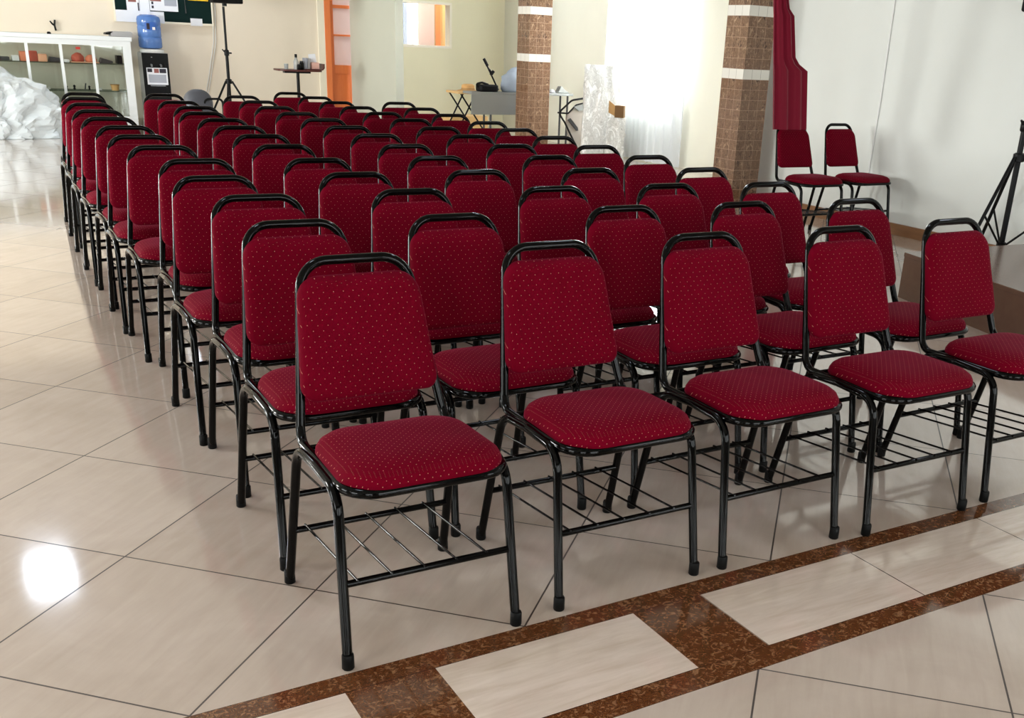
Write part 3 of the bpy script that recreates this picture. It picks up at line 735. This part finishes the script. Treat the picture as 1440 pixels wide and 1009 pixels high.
MB().add([(-.055, 0, .087), (.035, -.02, .087), (.04, .02, .087), (-.06, .03, .087), (-.075, .0, .19), (.02, -.015, .2), (.028, .02, .195), (-.06, .025, .18)], [(0, 1, 5, 4), (1, 2, 6, 5), (2, 3, 7, 6), (3, 0, 4, 7), (4, 5, 6, 7), (3, 2, 1, 0)]).build('tissue', M_paper, o)

# things seen through the hatch window
cur = MB(); vs = []; nx = 46
for j in (0, 1):
    for i in range(nx+1):
        e = 5.55+1.26*i/nx; vs.append((e, 15.2+.035*math.sin(i*1.15)+.015*math.sin(i*2.7), .25 if j == 0 else 2.7))
cur.add(vs, [(i, i+1, nx+2+i, nx+1+i) for i in range(nx)])
o = cur.build('curtain', sheer('pale_blue_curtain', (104, 122, 156), .05, .35), angle=80); tag(o, 'bluish white curtain seen through the hatch window in the yellow wall', 'curtain')
o = MB().box(7.37, 7.47, 15.28, 15.36, 0, 2.3).box(7.47, 7.88, 15.262, 15.34, 0, 2.3).build('door_2', M_tan, smooth=False); o['kind'] = 'structure'
MB().box(7.355, 7.44, 15.26, 15.28, 0, 2.3).build('door_stile', M_orange, o, smooth=False)

# ------------------------------------------------------------------ far right corner
# wooden topped cross-leg table
wt = empty('folding_table', (6.09, 11.25, 0), 0, 'wooden folding table on thin crossed black legs beside the grey one', 'table')
MB().box(-.28, .3, -.2, .2, .735, .765).build('tabletop', M_tan, wt, smooth=False, bevel=.008)
for y in (-.18, .18):
    for sx, xa, xb in ((1, -.23, .31), (-1, -.03, -.42)): MB().tube([(xa, y+.012*sx, .735), (xb, y+.012*sx, .012)], .011, 8).build('leg', M_blackp, wt)
MB().tube([(.28, -.18, .052), (.28, .18, .052)], .007, 6).build('stretcher', M_blackp, wt)
hat = empty('straw_hat', (6.03, 11.22, .766), 0, 'tan straw hat lying on the wooden folding table', 'hat')
MB().lathe([(.15, 0), (.155, .006), (.09, .02), (.085, .075), (.06, .09), (.02, .092)], (0, 0), 28).build('hat_body', M_straw, hat)
MB().lathe([(.0905, .018), (.0925, .02), (.0885, .04), (.086, .04)], (0, 0), 28).build('hat_band', M_card, hat)
# grey table
gt = empty('trestle_table', (6.6, 10.83, 0), 0, 'long grey table with a hanging front panel behind the far pillar', 'table')
MB().box(-.77, .77, -.13, .13, .755, .785).build('tabletop', M_apron, gt, smooth=False, bevel=.005)
MB().box(-.765, .2, -.128, -.115, .505, .755).build('front_panel', M_apron, gt, smooth=False)
for x in (-.47, .7):
    for y in (-.095, .1): MB().tube([(x, y, .0), (x, y, .755)], .014, 10).build('leg', M_dgrey, gt)
o = MB().box(5.95, 6.5, 11.55, 11.95, .0, .42).build('carton', M_tan, smooth=False, bevel=.006); tag(o, 'pale wooden chest on the floor under the long grey table', 'chest')
# things on the grey table
def cloth_pile(name, e, n, z, rx, ry, rz, m, label, seed):
    return lump(name, e, n, z, rx, ry, rz, m, label, 'cloth', seed, None, .35)
cloth_pile('blanket', 6.55, 10.84, .786, .22, .10, .19, M_blanket, 'blue grey blanket heaped on the long grey table left of the pillar', 5)
jk = cloth_pile('jacket', 6.945, 10.82, .786, .09, .09, .16, M_blackm, 'black cloth with white print against the blue grey blanket', 8)
MB().box(6.83, 6.86, 10.74, 10.76, .86, .90).build('print', M_whitecl, jk, smooth=False)
bgc = empty('camera_bag', (6.13, 10.82, .786), 0, 'low black bag on the grey table at the foot of the black microphone stand', 'bag')
MB().prism(rounded_outline([(-.15, -.09), (.12, -.09), (.12, .09), (-.15, .09)], [.04]*4, 5), 0, .085).build('bag_body', M_blackm, bgc, bevel=.02)
MB().tube(fillet([(-.14, 0, .05), (-.19, -.02, .09), (-.1, -.02, .11), (0, 0, .085)], .04, 4), .014, 8).build('strap', M_blackm, bgc)
mc = empty('microphone_stand', (6.275, 10.945, .786), 0, 'folded black microphone stand leaning up from the black bag', 'microphone stand')
MB().tube([(.07, 0, .015), (-.12, .03, .37)], .011, 8).build('pole', M_blackp, mc)
MB().tube([(-.045, 0, .2), (-.005, 0, .25)], .022, 8).tube([(-.07, .01, .27), (-.03, .01, .23)], .016, 8).build('clamp', M_blackp, mc)
MB().tube([(-.085, .02, .31), (-.135, .035, .40)], .019, 10).build('microphone', M_blackp, mc)
o = MB().lathe([(.05, 0), (.055, .01), (.04, .03), (.02, .045)], (0, 0), 16).build('bowl', M_greyp); o.location = (7.10, 10.83, .786); tag(o, 'small grey bowl on the table end right of the far pillar', 'bowl')
o = MB().xprism([(7.15, .786), (7.36, .786), (7.30, .82), (7.22, .88), (7.19, .82)], 10.78, 10.88).build('cloth_bundle', M_apron, bevel=.01); tag(o, 'grey peaked cloth on the table end right of the far pillar', 'cloth')
# folded lounger with black frame
lo = empty('folding_lounger', (7.15, 10.42, 0), 0, 'folded canvas lounger with a curved black frame right of the far pillar', 'lounger')
MB().tube(fillet([(.20, -.02, .0), (-.08, -.02, .44), (-.18, -.02, .56), (.02, -.02, .72), (.30, -.02, .76)], [.1, .06, .12], 6), .013, 8).build('frame', M_blackp, lo)
MB().tube(fillet([(.30, .05, .0), (.29, .05, .40), (.30, .05, .74)], .1, 4), .010, 8).build('frame', M_blackp, lo)
MB().tube(fillet([(-.18, .0, .56), (-.02, .0, .55), (.10, .0, .66), (.29, .0, .70)], .05, 5), .011, 8).build('frame', M_blackp, lo)
MB().xprism([(-.04, .42), (.06, .10), (.28, .04), (.285, .66), (.1, .62), (-.02, .53)], .01, .035).build('canvas', M_canvas, lo, smooth=False)
MB().xprism([(.06, .64), (.28, .68), (.27, .60), (.14, .585)], -.012, .008).build('pouch', M_apron, lo, smooth=False)
MB().xprism([(-.02, .47), (.12, .33), (.15, .33), (.14, .37), (.02, .49)], -.008, .009).build('strap', M_dgrey, lo, smooth=False)
# wrapped mattress
def wrapped(name, e, n, rz, w, dp, h, lean, label, seed, m):
    bm = bmesh.new(); bmesh.ops.create_cube(bm, size=1); bmesh.ops.subdivide_edges(bm, edges=bm.edges[:], cuts=22, use_grid_fill=True)
    for v in bm.verts:
        c = Vector((v.co.x*w, v.co.y*dp, (v.co.z+.5)*h)); d_ = noise.ridged_multi_fractal(Vector((c.x*5+seed, c.y*5, c.z*2.2)), 1, 2.1, 4, 1., 2.)*.022-.03
        nrm = Vector((v.co.x*2, v.co.y*2, 0)); c += nrm*d_; c.y += lean*c.z/h; v.co = c
        if v.co.z < .004: v.co.z = 0
    me = bpy.data.meshes.new(name); bm.to_mesh(me); bm.free(); me.materials.append(m)
    for p in me.polygons: p.use_smooth = True
    o = bpy.data.objects.new(name, me); COL.objects.link(o); o.location = (e, n, 0); o.rotation_euler = (0, 0, rz); return o
_wp = mat('white_plastic_wrap', (232, 234, 232), .3, spec=.5, Coat_Weight=.3); _g = G(_wp); _v, _x, _y, _z = _g.pos()
_g.color(_g.ramp(_g.noise(_g.comb(_g.m_('MULTIPLY', _x, 2.), _y, _z), 5, 6, .7, 1.8), [(.34, srgb(150, 148, 142)), (.44, srgb(222, 221, 216)), (.5, srgb(188, 187, 182)), (.58, srgb(238, 238, 235))]))
o = wrapped('wrapped_mattress', 7.43, 10.06, -.52, .50, .13, 1.18, .03, '', 3, _wp); tag(o, 'tall white mattress wrapped in plastic, standing by the sheer curtain', 'mattress')
o = wrapped('wrapped_bundle', 7.49, 9.78, -.52, .25, .13, .55, 0., '', 11, MATS['white_plastic_wrap']); tag(o, 'low white plastic bundle against the mattress, carrying a cardboard box', 'bundle')
cb = empty('cardboard_box', (7.52, 9.77, .552), -.75, 'open brown cardboard box tilted on the white plastic bundle', 'box')
MB().box(-.05, .07, -.06, .06, 0, .15).build('box_body', M_cardd, cb, smooth=False)
MB().add([(-.05, -.06, .15), (-.05, -.06, .02), (-.13, -.075, .06), (-.13, -.075, .21), (-.05, -.055, .15), (-.05, -.055, .02), (-.13, -.07, .06), (-.13, -.07, .21)], [(0, 1, 2, 3), (7, 6, 5, 4), (0, 4, 5, 1), (1, 5, 6, 2), (2, 6, 7, 3), (3, 7, 4, 0)]).build('flap', M_card, cb, smooth=False)
# sheer curtain at the bright window
vs = []; nx, nz = 130, 10
for j in range(nz+1):
    for i in range(nx+1):
        t = i/nx; n = 8.88+1.80*t
        amp = .030+.012*math.sin(t*9)
        vs.append((7.875+amp*math.sin(t*62+.6*math.sin(t*7))+.012*math.sin(t*131), n, .015+2.75*j/nz))
o = MB().add(vs, [(j*(nx+1)+i, j*(nx+1)+i+1, (j+1)*(nx+1)+i+1, (j+1)*(nx+1)+i) for j in range(nz) for i in range(nx)]).build('curtain', M_sheer, angle=180)
tag(o, 'floor-length sheer white curtain glowing in front of the bright window', 'curtain')
o = MB().tube([(7.90, 8.75, 2.78), (7.90, 10.8, 2.78)], .014, 10).build('curtain_rod', M_steel); tag(o, 'curtain rod carrying the sheer white curtain', 'curtain rod')
# stepped red editing artefact by the near pillar, built as a cloth
ARTEFACT = [(.8, 5.962, 1.328, 5.881), (1.328, 5.827, 1.385, 5.742), (1.385, 5.742, 1.72, 5.67), (1.72, 5.628, 1.816, 5.595), (1.816, 5.595, 3.3, 5.39)]
DL = (5.60, 5.459)
def xr(z):
    return DR(z)
zs = [.855+.05*k for k in range(47)]; nx = 18; front = []; backv = []
def DR(z):
    for z0, x0, z1, x1 in ARTEFACT:
        if z0 <= z <= z1: return x0+(x1-x0)*(z-z0)/(z1-z0)
    return ARTEFACT[-1][3]
for z in zs:
    x1 = xr(z)
    for i in range(nx+1):
        t = i/nx; xl = DL[0]+(DL[1]-DL[0])*(z-.85); x = xl+(x1-xl)*t; y = 4.585+.016*math.sin(t*15+z*.4)+.008*math.sin(t*31)
        front.append((x, y, z)); backv.append((x, y+.012, z))
W = nx+1; nz = len(zs); f1 = [(j*W+i, j*W+i+1, (j+1)*W+i+1, (j+1)*W+i) for j in range(nz-1) for i in range(nx)]
b = len(front); rim = list(range(W))+[(j+1)*W-1 for j in range(1, nz)]+list(range(nz*W-2, (nz-1)*W-1, -1))+[j*W for j in range(nz-2, 0, -1)]
o = MB().add(front+backv, f1+[tuple(b+k for k in q[::-1]) for q in f1]+[(rim[k], rim[(k+1) % len(rim)], b+rim[(k+1) % len(rim)], b+rim[k]) for k in range(len(rim))]).build('red_artefact', M_artefact, angle=70)
tag(o, 'stepped wine red editing artefact beside the near mosaic pillar, ending behind a chair seat', 'artefact')

# brown platform
pf = empty('platform', (4.95, 2.487, 0), 0, 'low brown platform on the floor beside the outer chairs', 'platform')
q = [(0, 0), (-.43, -1.75), (1.55, -1.95), (1.72, -.06)]
MB().prism(q, .0, .262).build('platform_body', M_stage, pf, smooth=False)
MB().prism([(x*1.006-.004, y*1.006+.004) for x, y in q], .262, .29).build('platform_top', M_stage, pf, smooth=False, bevel=.004)

# ------------------------------------------------------------------ lamps, daylight, camera
LSCALE = 1.
def lamp(e, n, label):  # first lamp known from its floor reflection, the rest added to brighten the hall
    l = empty('ceiling_light', (e, n, H), 0, label, 'ceiling light', 'ceiling lights')
    MB().box(-.19, .19, -.32, .32, -.06, 0).build('housing', M_alu, l, smooth=False)
    MB().box(-.165, .165, -.295, .295, -.068, -.06).build('diffuser', M_lamp, l, smooth=False)
lamp(.05, 7.15, 'ceiling light over the aisle side chairs'); lamp(2.75, 13.2, 'added ceiling light near the notice board'); lamp(5.45, 8.0, 'added ceiling light near the pillars')
lamp(6.9, 12.0, 'added ceiling light in the corner with the hatch window'); lamp(.05, 1.0, 'added ceiling light over the front left chairs'); lamp(2.75, 1.6, 'added ceiling light over the front middle chairs'); lamp(5.4, .2, 'added ceiling light over the brown platform')
def area(name, loc, rot, sx, sy, power, color):
    d = bpy.data.lights.new(name, 'AREA'); d.shape = 'RECTANGLE'; d.size = sx; d.size_y = sy; d.energy = power; d.color = color
    o = bpy.data.objects.new(name, d); COL.objects.link(o); o.location = loc; o.rotation_euler = rot; return o
FILL_TINT = (1., .985, .97)
for a, b in ((-2.6, -.6), (1.0, 3.0), (5.2, 7.2), (9.6, 11.6)):
    area('fill_left', (EL-.3, (a+b)/2, 1.7), (0, -PI/2, 0), 1.6, 2.0, 100 if a < 4 else 400, FILL_TINT)  # added fill light outside the made-up left windows
for a, b in ((-3.4, -1.2), (.4, 2.6), (4.0, 6.2)):
    area('fill_front', ((a+b)/2, NF-.3, 1.5), (PI/2, 0, 0), 2.2, 2.0, 72, FILL_TINT)  # fill added behind the camera, through windows that are made up
area('daylight_right', (ER2+.35, 9.85, 1.6), (0, PI/2, 0), 1.4, 1.4, 330, (1, 1, 1))
area('annex_light', (6.9, 14.75, H-.05), (0, 0, 0), 1.6, .8, 62, (1, .95, .92))
w = bpy.data.worlds.new('World'); SC.world = w; w.use_nodes = True
w.node_tree.nodes['Background'].inputs[0].default_value = (.86, .93, 1., 1); w.node_tree.nodes['Background'].inputs[1].default_value = 2.2

cam = bpy.data.cameras.new('Camera'); co = bpy.data.objects.new('Camera', cam); COL.objects.link(co)
R_, U_, F_ = Vector((0.85742, -0.51250, 0.04660)), Vector((0.15402, 0.34195, 0.92701)), Vector((0.49103, 0.78766, -0.37213))
co.matrix_world = Matrix(((R_.x, U_.x, -F_.x, -0.3029), (R_.y, U_.y, -F_.y, -2.0446), (R_.z, U_.z, -F_.z, 1.4299), (0, 0, 0, 1)))
cam.sensor_fit = 'HORIZONTAL'; cam.sensor_width = 36; cam.lens = 1446.15/1440*36
cam.shift_x = -(804.66-720)/1440; cam.shift_y = (640.84-504.5)/1440
cam.clip_start = .05; SC.camera = co
SC.cycles.transparent_max_bounces = 32
SC.view_settings.view_transform = 'Standard'; SC.view_settings.look = 'None'; SC.view_settings.exposure = .45; SC.view_settings.gamma = 1
SC.view_settings.use_curve_mapping = False
